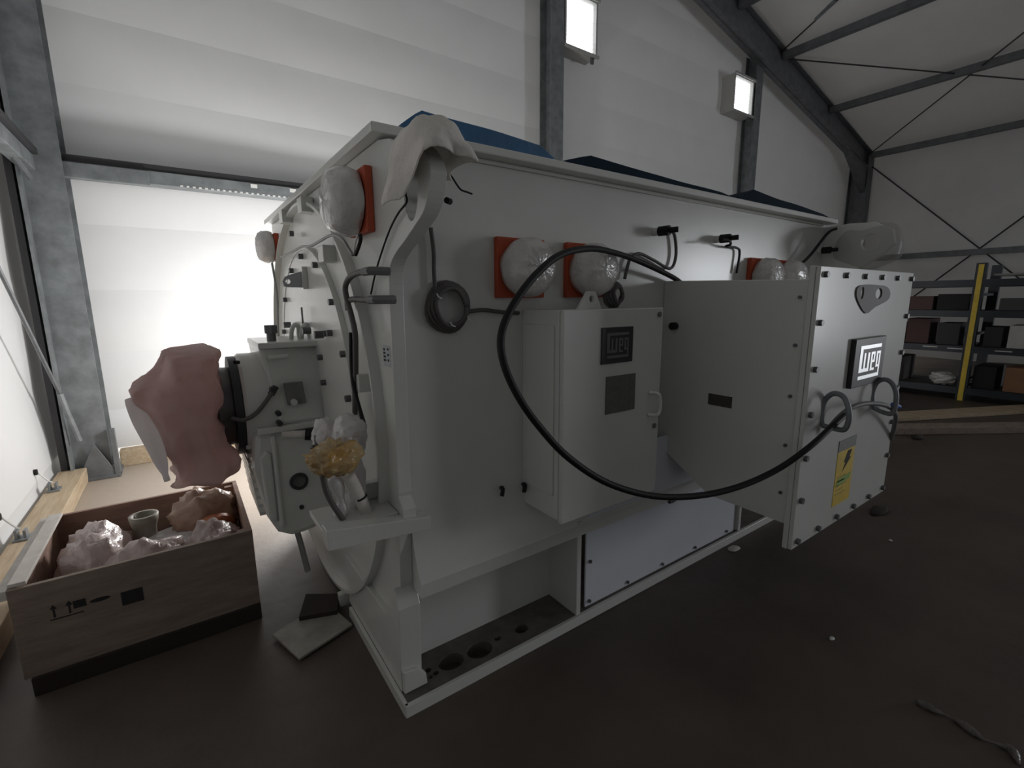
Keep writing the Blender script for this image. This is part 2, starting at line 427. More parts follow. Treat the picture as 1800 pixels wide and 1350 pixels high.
# ventilation boxes with daylit louvres, high on the gable
def vent(i, x0, x1, z0, z1):
    f = B(); y0 = 5.72
    t = .035
    box(f, x0, x1, y0, GY, z0, z0+t); box(f, x0, x1, y0, GY, z1-t, z1)
    box(f, x0, x0+t, y0, GY, z0+t, z1-t); box(f, x1-t, x1, y0, GY, z0+t, z1-t)
    box(f, x0-.02, x1+.02, y0-.03, y0-.001, z0-.02, z0+t*.6); box(f, x0-.02, x1+.02, y0-.03, y0-.001, z1-t*.6, z1+.02)
    o = struct('window_%d' % i, f, VENTF, bev=.003)
    obj('lit_pane', box(B(), x0+t, x1-t, 5.80, 5.81, z0+t, z1-t), GLOW, o)
    n = 11; src = None
    for k in range(n):
        z = z0+t+.03+(z1-z0-2*t-.04)*k/n
        bm = B(); prism(bm, [(5.765, z), (5.79, z+.012), (5.792, z+.009), (5.767, z-.003)], 0, x0+t, x1-t)
        obj('louvre_slat', bm, SLAT, o)
    obj('bracket', box(B(), x1-.10, x1-.05, y0+.02, y0+.05, z0-.09, z0-.001), GALVD, o)
    return o
vent(1, 5.00, 5.66, 5.22, 5.98)
vent(2, 9.42, 10.13, 5.26, 5.94)

# ================================================================== MOTOR
AY, AZ = 2.78, 1.07                # shaft axis
PXp = .595                         # outer face of the end plate
motor = thing('electric_motor', 'huge light grey industrial motor with round bearing end, filling the middle of the hall', 'motor', (.557, 1.53, 0))
def part(name, bm, material=PAINT, parent=motor, **k): return obj(name, bm, material, parent, **k)
YW = 1.61; X1 = 3.95; YF = 3.72    # side wall plane, far end, back side
# drive end plate, its lifting lug growing out of the near top corner
lug = []
for q in [(677, 240), (700, 250), (722, 246), (742, 262), (755, 290), (756, 311), (752, 345), (743, 374), (728, 398), (711, 423), (697, 442), (688, 460), (685, 478), (685, 520), (690, 620), (694, 720), (698, 820), (701, 868)]:
    p = at(*q, 0, PXp); lug.append((p.y, p.z))
lug = [(v.x, v.y) for v in smooth([Vector((a_, b_, 0)) for a_, b_ in lug], 3)]
lug = [(1.60, 2.118)] + [(y, min(z, 2.118)) for y, z in lug[1:]]
lug += [(1.585, .88), (1.545, .845), (1.545, .80), (1.60, .78), (1.615, .50), (1.63, .42), (1.74, .33), (1.76, .30), (YF-.15, .30), (YF, .42), (YF, 2.118)]
eye = []
for q in circ(0, 0, 1, 18):
    c = at(721, 322, 0, PXp); eye.append((c.y+q[0]*.052, c.z+q[1]*.105))
c = at(721, 322, 0, PXp)
part('end_plate', plate_holes(B(), lug, [eye], 0, PXp, PXp+.05), bev=.003)
# big end-shield ring and cover plates
RY, RZr = 1.10, 1.045; RC = (2.765, 1.055)
part('shield_ring', lathe(B(), RC, 0, [(PXp+.001, 1.0), (.556, 1.0), (.556, .985), (.57, .985), (PXp+.001, .985)], 96, False, False, RY, RZr), sm=True)
part('shield_disc', lathe(B(), RC, 0, [(PXp+.0005, .984), (.5905, .984)], 96, True, True, RY, RZr), sm=True)
part('inner_ring', lathe(B(), (2.76, 1.10), 0, [(.590, .78), (.566, .78), (.566, .765), (.590, .765)], 80, False, False), sm=True)
bm = B(); plate_holes(bm, circ(2.76, 1.10, .764, 72), [circ(2.72, 1.02, .20, 24)], 0, .5695, .5895)
part('inner_cover', bm)
# square clamp tabs on the ring
for q in ((543, 362), (508, 382), (582, 447)):
    c = at(*q, 0, .58)
    bm = B(); box(bm, .535, .592, c.y-.045, c.y+.045, c.z-.035, c.z+.035); part('clamp_tab', bm, bev=.004)
for q in ((643, 672), (607, 1050)):
    c = at(*q, 0, .565); bm = B(); box(bm, .53, .592, c.y-.02, c.y+.02, c.z-.035, c.z+.035); part('clamp_tab', bm, bev=.004)
# cover bolts
hexb = tube(B(), [(0, 0, 0), (-.022, 0, 0)], .016, 6, sm=False)
hexo = obj('bolt', hexb, BOLTM, motor); hexo.location = at(532, 451, 0, .569) - wloc(motor)
for q in ((557, 466), (515, 476), (504, 527), (586, 531), (502, 583), (607, 622), (566, 628), (572, 672), (503, 640), (516, 411), (577, 586), (583, 585), (607, 768), (640, 860), (616, 700)):
    again(hexo, at(*q, 0, .569), motor)
# triangular lifting tab standing out of the cover
Lz = at(540, 505, 0, .57); yl = Lz.y
def tp(px, py): p = at(px, py, 1, yl); return (p.x, p.z)
outl = [tp(548, 506), tp(505, 505), tp(499, 503), tp(496, 495), tp(500, 487), tp(506, 484), tp(533, 476), tp(548, 480)]
hc = tp(506, 495)
bm = B(); plate_holes(bm, outl, [circ(hc[0], hc[1], .012, 14)], 1, yl-.008, yl+.008)
part('lifting_tab', bm, mat('tab_grey', (.36, .37, .38), .5))
part('weld_block', box(B(), .545, .568, yl-.03, yl-.009, tp(540, 505)[1]-.01, tp(533, 476)[1]+.02))

# long side: upper panel, flared skirt and heavy edge
side = [(YW, 2.118), (YW, .86), (1.606, .80), (1.598, .73), (1.585, .66), (1.567, .60), (1.548, .555), (1.530, .530), (1.530, .475), (1.60, .475), (1.66, .60), (1.66, 2.118)]
part('side_panel', prism(B(), side, 0, PXp+.051, X1-.05), sm=True)
back = [(YF-.05, .30), (YF, .30), (YF, 2.118), (YF-.05, 2.118)]
part('back_panel', prism(B(), back, 0, PXp+.051, X1-.05))
part('far_end_plate', prism(B(), [(YW, .0), (YF, .0), (YF, 2.118), (YW, 2.118)], 0, X1-.05, X1))
# top plate with overhanging rim
part('top_plate', box(B(), .553, X1+.02, 1.535, YF+.03, 2.12, 2.150), bev=.004)
part('weld_fillet', tube(B(), [(.66, 1.600, 2.112), (X1-.06, 1.600, 2.112)], .008, 6, sm=False))
# second lug at the far end, wrapped
# base frame: bottom plate with holes, end post, ribs, recessed back
holes = [circ(1.46-.02, 0, .001)][:0]
for q, r in (((793, 1163), .058), (((843, 1142)), .062), ((916, 1105), .036), ((875, 1122), .018), ((752, 1178), .016), ((766, 1183), .014), ((757, 1190), .010)):
    p = at(*q, 2, .05); holes.append(circ(p.x, p.y, r*(1.0), 18, r*.8))
part('base_plate', plate_holes(B(), [(.557, 1.524), (X1, 1.524), (X1, 1.80), (.557, 1.80)], holes, 2, .0005, .05), DUSTY)
part('base_edge', box(B(), .555, X1, 1.518, 1.536, .0, .052), bev=.002)
part('base_edge', box(B(), .553, .569, 1.524, 2.26, .0, .052), bev=.002)
bm = B(); prism(bm, [(1.60, .05), (1.585, .42), (1.62, .50), (1.74, .32), (2.32, .31), (2.30, .05)], 0, .57, .66)
part('end_post', bm, bev=.003)
part('jacking_pad', prism(B(), [(.575, .052), (.675, .052), (.67, .10), (.64, .14), (.575, .15)], 1, 1.578, 1.60), bev=.004)
part('recess_back', box(B(), .66, 1.52, 1.745, 1.765, .05, .60))
for x in (1.455, 2.93): part('rib', box(B(), x, x+.028, 1.532, 1.76, .05, .545), bev=.002)
part('rib', box(B(), X1-.10, X1-.051, 1.532, 1.76, .05, .545))
part('recess_back', box(B(), 2.96, X1-.1, 1.745, 1.765, .05, .60))
# bluish closing panel with its cover strip and screws
cp = part('closing_panel', box(B(), 1.535, 2.915, 1.552, 1.562, .052, .60), PANEL, bev=.001)
obj('upper_panel', box(B(), 1.535, 2.915, 1.540, 1.5515, .515, .86), PANEL, cp)
scr = obj('screw', tube(B(), [(0, 0, 0), (0, -.010, 0)], .009, 8, sm=False), BOLTM, cp)
scr.location = Vector((1.56, 1.552, .30)) - wloc(cp)
for x, z in ((1.56, .08), (1.56, .50), (1.85, .075), (2.15, .075), (2.47, .075), (2.82, .075), (1.75, .49), (2.02, .49), (2.4, .49)):
    again(scr, (x, 1.552, z), cp)
part('panel_latch', tube(B(), [at(1190, 868, 1, 1.55), at(1186, 878, 1, 1.53), at(1176, 882, 1, 1.53)], .012, 6), DARK)

# bearing housing, upper block and finned lower sump
def blk(prof, x0, x1, y0, y1, ch=.03):
    return prof
bm = B()
def hexa(bm, lo, hi):
    """solid between two 4-point quads lo, hi (each x,y,z)"""
    a = [bm.verts.new(p) for p in lo]; b = [bm.verts.new(p) for p in hi]
    bm.faces.new(a[::-1]); bm.faces.new(b)
    for i in range(4): bm.faces.new((a[i], a[(i+1) % 4], b[(i+1) % 4], b[i]))
    return bm
y0, y1 = 2.50, 3.06
hexa(bm, [(.352, y0, .995), (.594, y0+.03, .985), (.594, y1, .985), (.352, y1, .995)], [(.300, y0+.06, 1.39), (.594, y0+.12, 1.375), (.594, y1-.12, 1.375), (.300, y1-.06, 1.39)])
up_h = part('bearing_upper', bm, sm=False, bev=.018)
obj('side_pocket', prism(B(), [(.40, 1.09), (.485, 1.09), (.475, 1.20), (.39, 1.20)], 1, y0+.008, y0+.034), GREYM, up_h)
obj('pocket_boss', cyl(B(), (.425, y0+.012, 1.105), (.425, y0-.012, 1.105), .016, 14), PAINT, up_h)
bm = B(); box(bm, .335, .425, y0+.034, y0+.048, 1.325, 1.345); obj('cast_mark', bm, PAINT, up_h)
obj('top_lip', box(B(), .298, .585, y0+.05, y1-.07, 1.372, 1.402), PAINT, up_h, bev=.006)
bm = B()
prof = [(.215, .80), (.235, .97), (.594, .96), (.594, .43), (.42, .40), (.36, .40), (.30, .435), (.258, .53)]
prism(bm, prof, 1, y0, y1)
lo_h = part('bearing_lower', bm, bev=.03)
obj('corner_rib', tube(B(), [(.315, y0-.004, .95), (.318, y0-.004, .48)], .012, 8, sm=False), PAINT, lo_h, sm=True)
for i in range(9):
    z = .88-i*.045; xx = .222+(.80-z)*.10 if z < .80 else .222
    obj('cooling_fin', box(B(), xx-.018, xx+.01, y0+.08, y1-.02, z, z+.018), PAINT, lo_h)
bm = B(); lathe(bm, (.415, .69), 1, [(y0-.014, .030), (y0-.014, .042), (y0+.01, .048)], 28, False, False)
obj('sight_glass_ring', bm, DARK, lo_h, sm=True)
obj('sight_glass', lathe(B(), (.415, .69), 1, [(y0-.006, .031), (y0+.01, .031)], 28), mat('sight_glass_face', (.13, .14, .13), .2), lo_h, sm=True)
obj('drain_plug', cyl(B(), (.415, y0+.01, .55), (.415, y0-.01, .55), .012, 8), DARK, lo_h)
obj('shoulder_pad', prism(B(), [(.262, .52), (.30, .50), (.30, .86), (.28, .885), (.245, .85)], 1, y0-.014, y0+.02), PAINT, lo_h, bev=.012)
part('split_flange', box(B(), .25, .594, y0-.018, y1+.018, .965, .995), bev=.004)
for x in (.365, .362, .37):
    pass
for x, z in ((.350, 1.01), (.349, 1.06), (.335, 1.18)):
    obj('flange_bolt', cyl(B(), (x, y0+.02, z), (x, y0-.025, z), .014, 6), DARK, up_h)
# seal housing and discs toward the shaft
AX = (2.78, 1.07)
part('seal_housing', lathe(B(), AX, 0, [(.212, .10), (.212, .255), (.225, .268), (.36, .268)], 64, True, True), sm=True)
part('seal_flange', lathe(B(), AX, 0, [(.175, .10), (.175, .255), (.209, .255)], 56), DARK, sm=True)
part('shaft_collar', lathe(B(), AX, 0, [(.11, .10), (.11, .205), (.172, .20)], 48), STEEL, sm=True)
part('shaft', lathe(B(), AX, 0, [(-.16, .09), (-.155, .105), (.11, .105)], 40), STEEL, sm=True)
part('shaft_coupling', lathe(B(), AX, 0, [(-.06, .10), (-.06, .23), (.06, .23), (.06, .10)], 48), STEEL, sm=True)
for q in ((420, 637), (461, 656)):
    p = at(*q, 1, 2.62); part('seal_screw', cyl(B(), p, p+Vector((-.02, -.012, .004)), .009, 8), BLACK)
part('probe_cable', tube(B(), [(.155, 2.52, 1.06), (.20, 2.49, 1.05), (.26, 2.49, 1.08), (.33, 2.49, 1.165), (.345, 2.50, 1.18)], .010, 8), CABLEG, sm=True)
part('probe_gland', tube(B(), [(.325, 2.50, 1.155), (.352, 2.51, 1.19)], .016, 8, sm=False), DARK, sm=True)
# plug screw and lifting eyes on top of the bearing
p = at(478, 602, 1, 2.66)
bm = B(); cyl(bm, (p.x, 2.66, 1.39), (p.x, 2.66, 1.445), .022, 14); cyl(bm, (p.x, 2.66, 1.44), (p.x, 2.66, 1.482), .033, 6)
part('filler_plug', bm, BOLTM, sm=False, bev=.003)
for px in (519, 537):
    p = at(px, 590, 1, 2.72)
    ring = [Vector((p.x+.006*math.sin(a), 2.72+.010*math.cos(a), 1.435+.042*math.sin(a)))+Vector((.02*math.cos(a), 0, 0)) for a in [PI*i/8-.1 for i in range(10)]]
    bm = B(); tube(bm, [(p.x+.024, 2.72, 1.39)]+ring+[(p.x-.024, 2.72, 1.39)], .012, 8, sm=True, k=3)
    part('lifting_eye', bm, sm='all')
part('sensor_rod', tube(B(), [at(533, 575, 1, 2.72), at(530, 540, 1, 2.72)], .005, 6, sm=False), GREYM)
for q in ((511, 571), (546, 581), (568, 588)):
    p = at(*q, 0, .555); part('pipe_plug', cyl(B(), p, p+Vector((-.04, 0, 0)), .018, 8), BOLTM)
# grease pipe under the split
part('grease_pipe', tube(B(), [(.352, 2.47, .955), (.41, 2.46, .95), (.455, 2.45, .945)], .018, 10, sm=False), PALWOOD, sm=True)
part('grease_cap', cyl(B(), (.455, 2.45, .945), (.49, 2.44, .94), .030, 14), BLACK, sm=True)
# outlet stub below the bearing
part('drain_pipe', tube(B(), [(.39, 2.60, .43), (.41, 2.59, .30), (.43, 2.58, .14)], .016, 8), CABLEL, sm=True)

# horizontal bracket arm and small shelf at the near corner
zb = .765
bm = B(); ca = [at(*q, 1, 1.525) for q in ((577, 970), (757, 931), (758, 908), (574, 934))]
prism(bm, [(v.x, v.z) for v in ca], 1, 1.525, 1.585); part('bracket_arm', bm, bev=.003)
part('bracket_shelf', box(B(), .325, .592, 1.586, 1.80, .800, .822), bev=.002)
part('shelf_post', box(B(), .505, .592, 1.76, 1.80, .823, .89), bev=.002)

# wrapped heater covers: orange gasket square plus a film-wrapped dome
def cover(on, c, s, dome, label=None, seed=0, name='vent_cover'):
    """on='x': sits on the end plate, on='y': on the side panel"""
    t = .028
    if on == 'x': bm = box(B(), PXp-t, PXp-.001, c[0]-s, c[0]+s, c[1]-s, c[1]+s)
    else: bm = box(B(), c[0]-s, c[0]+s, YW-t, YW-.001, c[1]-s, c[1]+s)
    o = part('orange_gasket', bm, ORANGE, bev=.003)
    r, h = dome
    bm = B()
    off = Vector((seed*3.3, 1.7, seed))
    seg, rings = 40, []
    prof = [(0, .80), (.06, .95), (.30, 1.0), (.62, .96), (.85, .82), (.96, .6), (1.0, .3), (1.01, .05)]
    for a, rr in prof:
        ring = []
        for j in range(seg):
            an = 2*PI*j/seg; d = Vector((math.cos(an), math.sin(an), a*2))
            q = 1+noise.noise(d*2.2+off)*.05+noise.noise(d*6+off)*.012
            hh = h*a*(1+noise.noise(d*3+off)*.05)
            if on == 'x': p = (PXp-t-hh, c[0]+r*rr*math.cos(an)*q, c[1]+r*rr*math.sin(an)*q)
            else: p = (c[0]+r*rr*math.cos(an)*q, YW-t-hh, c[1]+r*rr*math.sin(an)*q)
            ring.append(bm.verts.new(p))
        rings.append(ring)
    for a, b in zip(rings, rings[1:]):
        for j in range(seg): bm.faces.new((a[j], a[(j+1) % seg], b[(j+1) % seg], b[j]))
    bm.faces.new(rings[-1])
    obj('film_wrap', bm, FILM, o, sm='all')
    # black sealing ring at the foot of the dome
    bm = B()
    ax, p0 = (0, (c[0], c[1])) if on == 'x' else (1, (c[0], c[1]))
    base = (PXp if on == 'x' else YW)-t
    lathe(bm, p0, ax, [(base-.001, r*.86), (base-.022, r*.92), (base-.024, r*.80)], 36, False, False)
    obj('seal_ring', bm, BLACK, o, sm=True)
    return o
cover('x', (1.775, 1.945), .108, (.118, .115), seed=1)
cover('x', (3.58, 1.955), .085, (.105, .10), seed=2)
for cx, sd in ((1.165, 3), (1.53, 4), (3.04, 5), (3.36, 6)):
    cover('y', (cx, 1.725), .118, (.118, .12), seed=sd)

# small temperature sensors with black plugs on the side panel
for q in ((1150, 408), (1258, 421), (1437, 441)):
    p = at(*q, 1, YW)
    bm = B(); cyl(bm, (p.x, YW-.001, p.z), (p.x, YW-.03, p.z), .02, 12)
    s = part('sensor_boss', bm, PAINT)
    bm = B(); cyl(bm, (p.x-.0, YW-.03, p.z), (p.x+.01, YW-.085, p.z), .024, 10); cyl(bm, (p.x+.01, YW-.085, p.z), (p.x+.03, YW-.12, p.z+.002), .014, 10)
    obj('black_plug', bm, BLACK, s, sm=True)
for q in ((880, 857), (918, 851)):
    p = at(*q, 1, YW); part('clip', tube(B(), [p, p+Vector((-.012, -.035, .01)), p+Vector((-.02, -.04, -.02))], .009, 6), BLACK)
p = at(785, 352, 1, 1.35); part('lug_plug', tube(B(), [p+Vector((0, .0, 0)), p+Vector((.018, .012, .0))], .010, 8, sm=False), BLACK)
# rating label on the end plate
p = at(680, 627, 0, PXp)
o = part('paper_label', box(B(), PXp-.0015, PXp-.0002, p.y-.035, p.y+.035, p.z-.035, p.z+.040), LABELM)
for k in range(4):
    obj('print_mark', box(B(), PXp-.0025, PXp-.0016, p.y+.010-k*.002, p.y+.026, p.z+.022-k*.013, p.z+.029-k*.013), INK, o)
for k in range(3):
    obj('print_mark', box(B(), PXp-.0025, PXp-.0016, p.y-.025, p.y-.013, p.z+.024-k*.02, p.z+.032-k*.02), INK, o)

# WEG lettering built from bars on a 10 x 10 grid (x to the right, z up)
def logo_bars():
    return [(.5, 9.5, 8.7, 9.7), (.5, 1.6, 2.3, 9.7),              # upper bar running into the first stroke of the w
            (.5, 4.7, 2.3, 3.3), (2.3, 3.0, 3.3, 7.6), (3.9, 4.7, 2.3, 7.6),
            (5.3, 6.0, 2.3, 7.6), (5.3, 7.1, 6.9, 7.6), (6.5, 7.1, 4.7, 7.6), (5.3, 7.1, 4.6, 5.3), (5.3, 7.1, 2.3, 3.0),
            (7.7, 8.4, 3.0, 7.6), (7.7, 9.5, 6.9, 7.6), (7.7, 9.5, 3.0, 3.7), (8.9, 9.5, .3, 7.6), (.5, 9.5, .3, 1.3)]
def logo(x0, x1, z0, z1, y, parent, bars_mat, thick=.012):
    o = obj('logo_plate', box(B(), x0, x1, y-thick, y-.0005, z0, z1), LOGOB, parent, bev=.003)
    mx, mz = (x1-x0)*.12, (z1-z0)*.13
    W_, H_ = (x1-x0-2*mx)/10, (z1-z0-2*mz)/10
    bm = B()
    bars = logo_bars(); gx = sorted({v for q in bars for v in q[:2]}); gz = sorted({v for q in bars for v in q[2:]})
    yy = y-thick-.0015; vt = {}; top = []
    def V(i, k):
        if (i, k) not in vt: vt[(i, k)] = bm.verts.new((x0+mx+gx[i]*W_, yy, z0+mz+gz[k]*H_))
        return vt[(i, k)]
    for i in range(len(gx)-1):
        for k in range(len(gz)-1):
            cx_, cz_ = (gx[i]+gx[i+1])/2, (gz[k]+gz[k+1])/2
            if any(a < cx_ < b and c < cz_ < d for a, b, c, d in bars): top.append(bm.faces.new((V(i, k), V(i+1, k), V(i+1, k+1), V(i, k+1))))
    ex = bmesh.ops.extrude_face_region(bm, geom=top)
    for v in ex['geom']:
        if isinstance(v, bmesh.types.BMVert): v.co.y += .0012
    l = obj('logo_letters', bm, bars_mat, parent)
    return o

# control cabinet on the side panel
CX0, CX1, CY, CZ0, CZ1 = 1.185, 1.775, 1.345, .700, 1.558
cab = part('control_cabinet', box(B(), CX0, CX1, CY+.024, YW-.001, CZ0, CZ1), bev=.004)
obj('door', box(B(), CX0-.002, CX1+.004, CY, CY+.020, CZ0-.008, CZ1+.002), PAINT, cab, bev=.005)
obj('side_cover', box(B(), CX0-.006, CX0-.0005, CY+.05, YW-.03, .80, 1.50), PAINT, cab, bev=.002)
logo(1.385, 1.575, 1.335, 1.485, CY, cab, LOGOG, .006)
o = at(1065, 662, 1, CY); q = at(1113, 717, 1, CY)
obj('name_plate', box(B(), o.x, q.x+.004, CY-.004, CY-.0005, q.z-.004, o.z-.002), PLATE, cab)
h = at(1158, 690, 1, CY-.03)
obj('handle', tube(B(), [(h.x-.03, CY, h.z), (h.x-.012, CY-.035, h.z-.004), (h.x, CY-.04, h.z-.03), (h.x, CY-.04, h.z-.075), (h.x-.012, CY-.035, h.z-.10), (h.x-.03, CY, h.z-.105)], .009, 8), PAINT, cab, sm='all')
for z in (1.53, 1.02): obj('door_screw', cyl(B(), (CX1-.028, CY, z), (CX1-.028, CY-.006, z), .012, 10), GREYM, cab)
c1 = at(1040, 528, 1, CY+.03)
outl = [(c1.x-.075, CZ1), (c1.x-.022, CZ1+.072), (c1.x+.022, CZ1+.072), (c1.x+.058, CZ1)]
obj('lifting_lug', plate_holes(B(), outl, [circ(c1.x, CZ1+.042, .014, 14)], 1, CY+.03, CY+.042), PAINT, cab)

# main terminal box with bolted cover
TX0, TX1, TYC = 2.121, 3.22, .90
prof = [(YW-.001, 1.69), (TYC+.001, 1.672), (TYC+.001, .60), (1.277, .606), (YW-.001, .80)]
tb = part('terminal_box', prism(B(), prof, 0, TX0, TX1-.02), bev=.004)
tbc = obj('cover_frame', box(B(), TX0-.012, TX1+.004, TYC-.022, TYC, .492, 1.725), PAINT, tb, bev=.003)
TYC2 = TYC-.040
obj('cover_plate', box(B(), TX0-.008, TX1, TYC2, TYC-.023, .494, 1.722), PAINT, tb, bev=.002)
bs = obj('cover_bolt', tube(B(), [(0, 0, 0), (0, -.014, 0)], .014, 6, sm=False), BOLTM, tb)
pos = []
for k in range(6):
    x = TX0+.035+k*(TX1-TX0-.07)/5; pos += [(x, 1.69), (x, .525)]
for k in range(1, 6):
    z = .525+k*(1.69-.525)/6+.0; pos += [(TX0+.03, z), (TX1-.035, z)]
bs.location = Vector((pos[0][0], TYC2, pos[0][1])) - wloc(tb)
for x, z in pos[1:]: again(bs, (x, TYC2, z), tb)
sb = obj('side_bolt', tube(B(), [(0, 0, 0), (-.008, 0, 0)], .008, 6, sm=False), BOLTM, tb)
sb.location = Vector((TX0, TYC+.03, 1.60)) - wloc(tb)
for z in (1.40, 1.18, .96, .74): again(sb, (TX0, TYC+.03, z), tb)
p = at(1187, 573, 0, TX0)
obj('side_plug', cyl(B(), (TX0, p.y, p.z), (TX0-.03, p.y, p.z), .02, 10), BLACK, tb)
a, b = at(1246, 691, 0, TX0), at(1286, 718, 0, TX0)
obj('dark_label', box(B(), TX0-.003, TX0-.0005, b.y, a.y, b.z, a.z), mat('dark_label', (.06, .055, .05), .5), tb)
a, b, c = at(1496, 600, 1, TYC2), at(1549, 595, 1, TYC2), at(1486, 683, 1, TYC2)
logo(a.x, b.x, c.z, a.z+.01, TYC2, tb, LOGOS, .022)
# bracket plate with two oval holes
def cp2(px, py): p = at(px, py, 1, TYC2-.01); return (p.x, p.z)
outl = smooth([Vector((*cp2(*q), 0)) for q in ((1513, 503), (1508, 512), (1510, 528), (1524, 551), (1540, 540), (1562, 528), (1567, 515), (1561, 504), (1545, 501), (1528, 500))], 3, True)
outl = [(v.x, v.y) for v in outl]
h1, h2 = cp2(1518, 515), cp2(1547, 516)
obj('bracket_plate', plate_holes(B(), outl, [circ(h1[0], h1[1], .018, 14, .028), circ(h2[0], h2[1], .042, 18, .026)], 1, TYC2-.006, TYC2-.0005), mat('bracket_grey', (.11, .105, .10), .6), tb)
# warning sticker
a, b = at(1487, 768, 1, TYC2), at(1519, 880, 1, TYC2)
sx0, sx1, sz0, sz1 = at(1470, 880, 1, TYC2).x+.0, at(1519, 768, 1, TYC2).x, at(1470, 884, 1, TYC2).z, at(1487, 768, 1, TYC2).z
sx0, sx1 = 2.50, 2.70; sz0, sz1 = at(1485, 878, 1, TYC2).z, at(1500, 766, 1, TYC2).z
sk = obj('warning_sticker', box(B(), sx0, sx1, TYC2-.002, TYC2-.0003, sz0, sz1-.055), YELLOW, tb)
obj('sticker_header', box(B(), sx0, sx1+.004, TYC2-.003, TYC2-.0004, sz1-.054, sz1), PLATE, tb)
bolt = [(.62, 1.0), (.95, 1.0), (.78, .62), (.95, .62), (.30, 0), (.52, .45), (.36, .45)]
bh = .10
obj('lightning_bolt', prism(B(), [(sx0+.03+p*.14, sz1-.065-bh+q*bh) for p, q in bolt], 1, TYC2-.0032, TYC2-.0021), INK, tb)
bm = B()
for k in range(5):
    zt = sz1-.19-k*.022; box(bm, sx0+.02, sx0+.02+random.uniform(.08, .15), TYC2-.003, TYC2-.0021, zt, zt+.006)
obj('print_lines', bm, mat('faded_print', (.40, .32, .10), .6), tb)['kind'] = 'stuff'
obj('green_band', prism(B(), [(sx0+.012, sz0+.10), (sx1-.03, sz0+.115), (sx1-.01, sz0+.145), (sx0+.03, sz0+.135)], 1, TYC2-.003, TYC2-.0021), GREEN, tb)
# steel hoops on the cover
def hoop(anchor, pix):
    x0 = at(*anchor, 1, TYC2).x
    return obj('hoop', tube(B(), [at(a_, b_, 0, x0) for a_, b_ in pix], .0115, 8), GALV, tb, sm='all')
hoop((1446, 720), ((1446, 748), (1444, 730), (1450, 704), (1465, 692), (1482, 697), (1491, 715), (1492, 738), (1484, 755), (1465, 753), (1446, 748)))
hoop((1534, 695), ((1534, 716), (1534, 690), (1541, 673), (1554, 667), (1567, 673), (1575, 690), (1574, 712), (1567, 727), (1550, 724), (1534, 716)))

# far lug beside the terminal box, wrapped in clear film
bm = B()
c = Vector((4.02, 1.36, 1.99))
plate_holes(bm, [(1.62, 2.10), (1.45, 2.11), (1.30, 2.10), (1.20, 2.04), (1.18, 1.95), (1.24, 1.88), (1.40, 1.78), (1.62, 1.66)], [circ(1.32, 1.97, .055, 16)], 0, X1+.001, X1+.05)
part('lifting_lug', bm, PAINT, bev=.003)

# ================================================================== things on and around the motor
def film(name, bm, material, label, cat, group=None):
    o = obj(name, bm, material, sm='all'); return tag(o, label, cat, group)

# clear film around the far lug
bm = B(); loft(bm, [(3.93, 1.36, 1.94, .14, .12), (3.955, 1.34, 1.945, .19, .145), (4.03, 1.33, 1.95, .19, .15), (4.06, 1.34, 1.94, .13, .10)], 30, .03, 7, 3)
LF = clear_film('smoky_film', (.45, .44, .42), .30, .2)
film('film_wrap', bm, LF, 'crinkled clear film wrapped round the lifting lug at the far end above the terminal box', 'plastic wrap')

# cloth over the near lug
def lugy(px, py): return at(px, py, 0, PXp)
bm = B()
a = at(722, 262, 0, PXp)
secs = []
rows = 16; cols = 26; grid = []
top = Vector((.60, 1.315, 2.075))
for i in range(cols+1):
    col = []
    ang = 2*PI*i/cols
    for j in range(rows+1):
        s = j/rows
        # drape: closed skirt over the lug head, irregular hem
        ry = .155 if math.cos(ang) < 0 else .115
        rx = .065
        hem = .075+.04*noise.noise(Vector((math.cos(ang)*1.6, math.sin(ang)*1.6, 3)))
        if math.sin(ang) < -.4 and abs(math.cos(ang)) < .45: hem += .07
        r = min(1, s*2.2)**.55
        fold = 1+.20*math.sin(ang*5+s*2)*s
        x = top.x+.02+rx*math.sin(ang)*r*fold*(1+.45*s); y = top.y+ry*math.cos(ang)*r*fold*(1+.25*s)
        z = top.z+.02-(.05*r*r+hem*max(0, s-.3)/.7*1.1)
        p = Vector((x, y, z))+noise.noise_vector(Vector((x, y, z))*15)*.022+noise.noise_vector(Vector((x, y, z))*34)*.007
        col.append(bm.verts.new(p))
    grid.append(col)
for a_, b_ in zip(grid, grid[1:]):
    for j in range(rows): bm.faces.new((a_[j], a_[j+1], b_[j+1], b_[j]))
bmesh.ops.remove_doubles(bm, verts=bm.verts, dist=.0005)
cl = film('cloth_cover', bm, CLOTH, 'crumpled off-white cloth draped over the near lifting lug at the motor corner', 'cloth')
sd = cl.modifiers.new('thick', 'SOLIDIFY'); sd.thickness = .006; sd.offset = 1
ss = cl.modifiers.new('soft', 'SUBSURF'); ss.levels = 1; ss.render_levels = 1

# black cord tied through the lug eye
x = PXp-.012
pts = [at(q[0], q[1], 0, x) for q in ((722, 300), (716, 322), (713, 340), (715, 355), (700, 375), (686, 402), (672, 440), (660, 480), (652, 517))]
film('cord', tube(B(), pts, .0035, 6), BLACK, 'thin black cord tied through the lug eye and hanging down the end plate', 'cord')
pts = [at(q[0], q[1], 1, 1.40) for q in ((786, 302), (795, 312), (804, 326), (811, 334), (822, 338), (830, 341))]
film('cord', tube(B(), pts, .003, 6), BLACK, 'short loose black cord end sticking out under the cloth cover', 'cord')

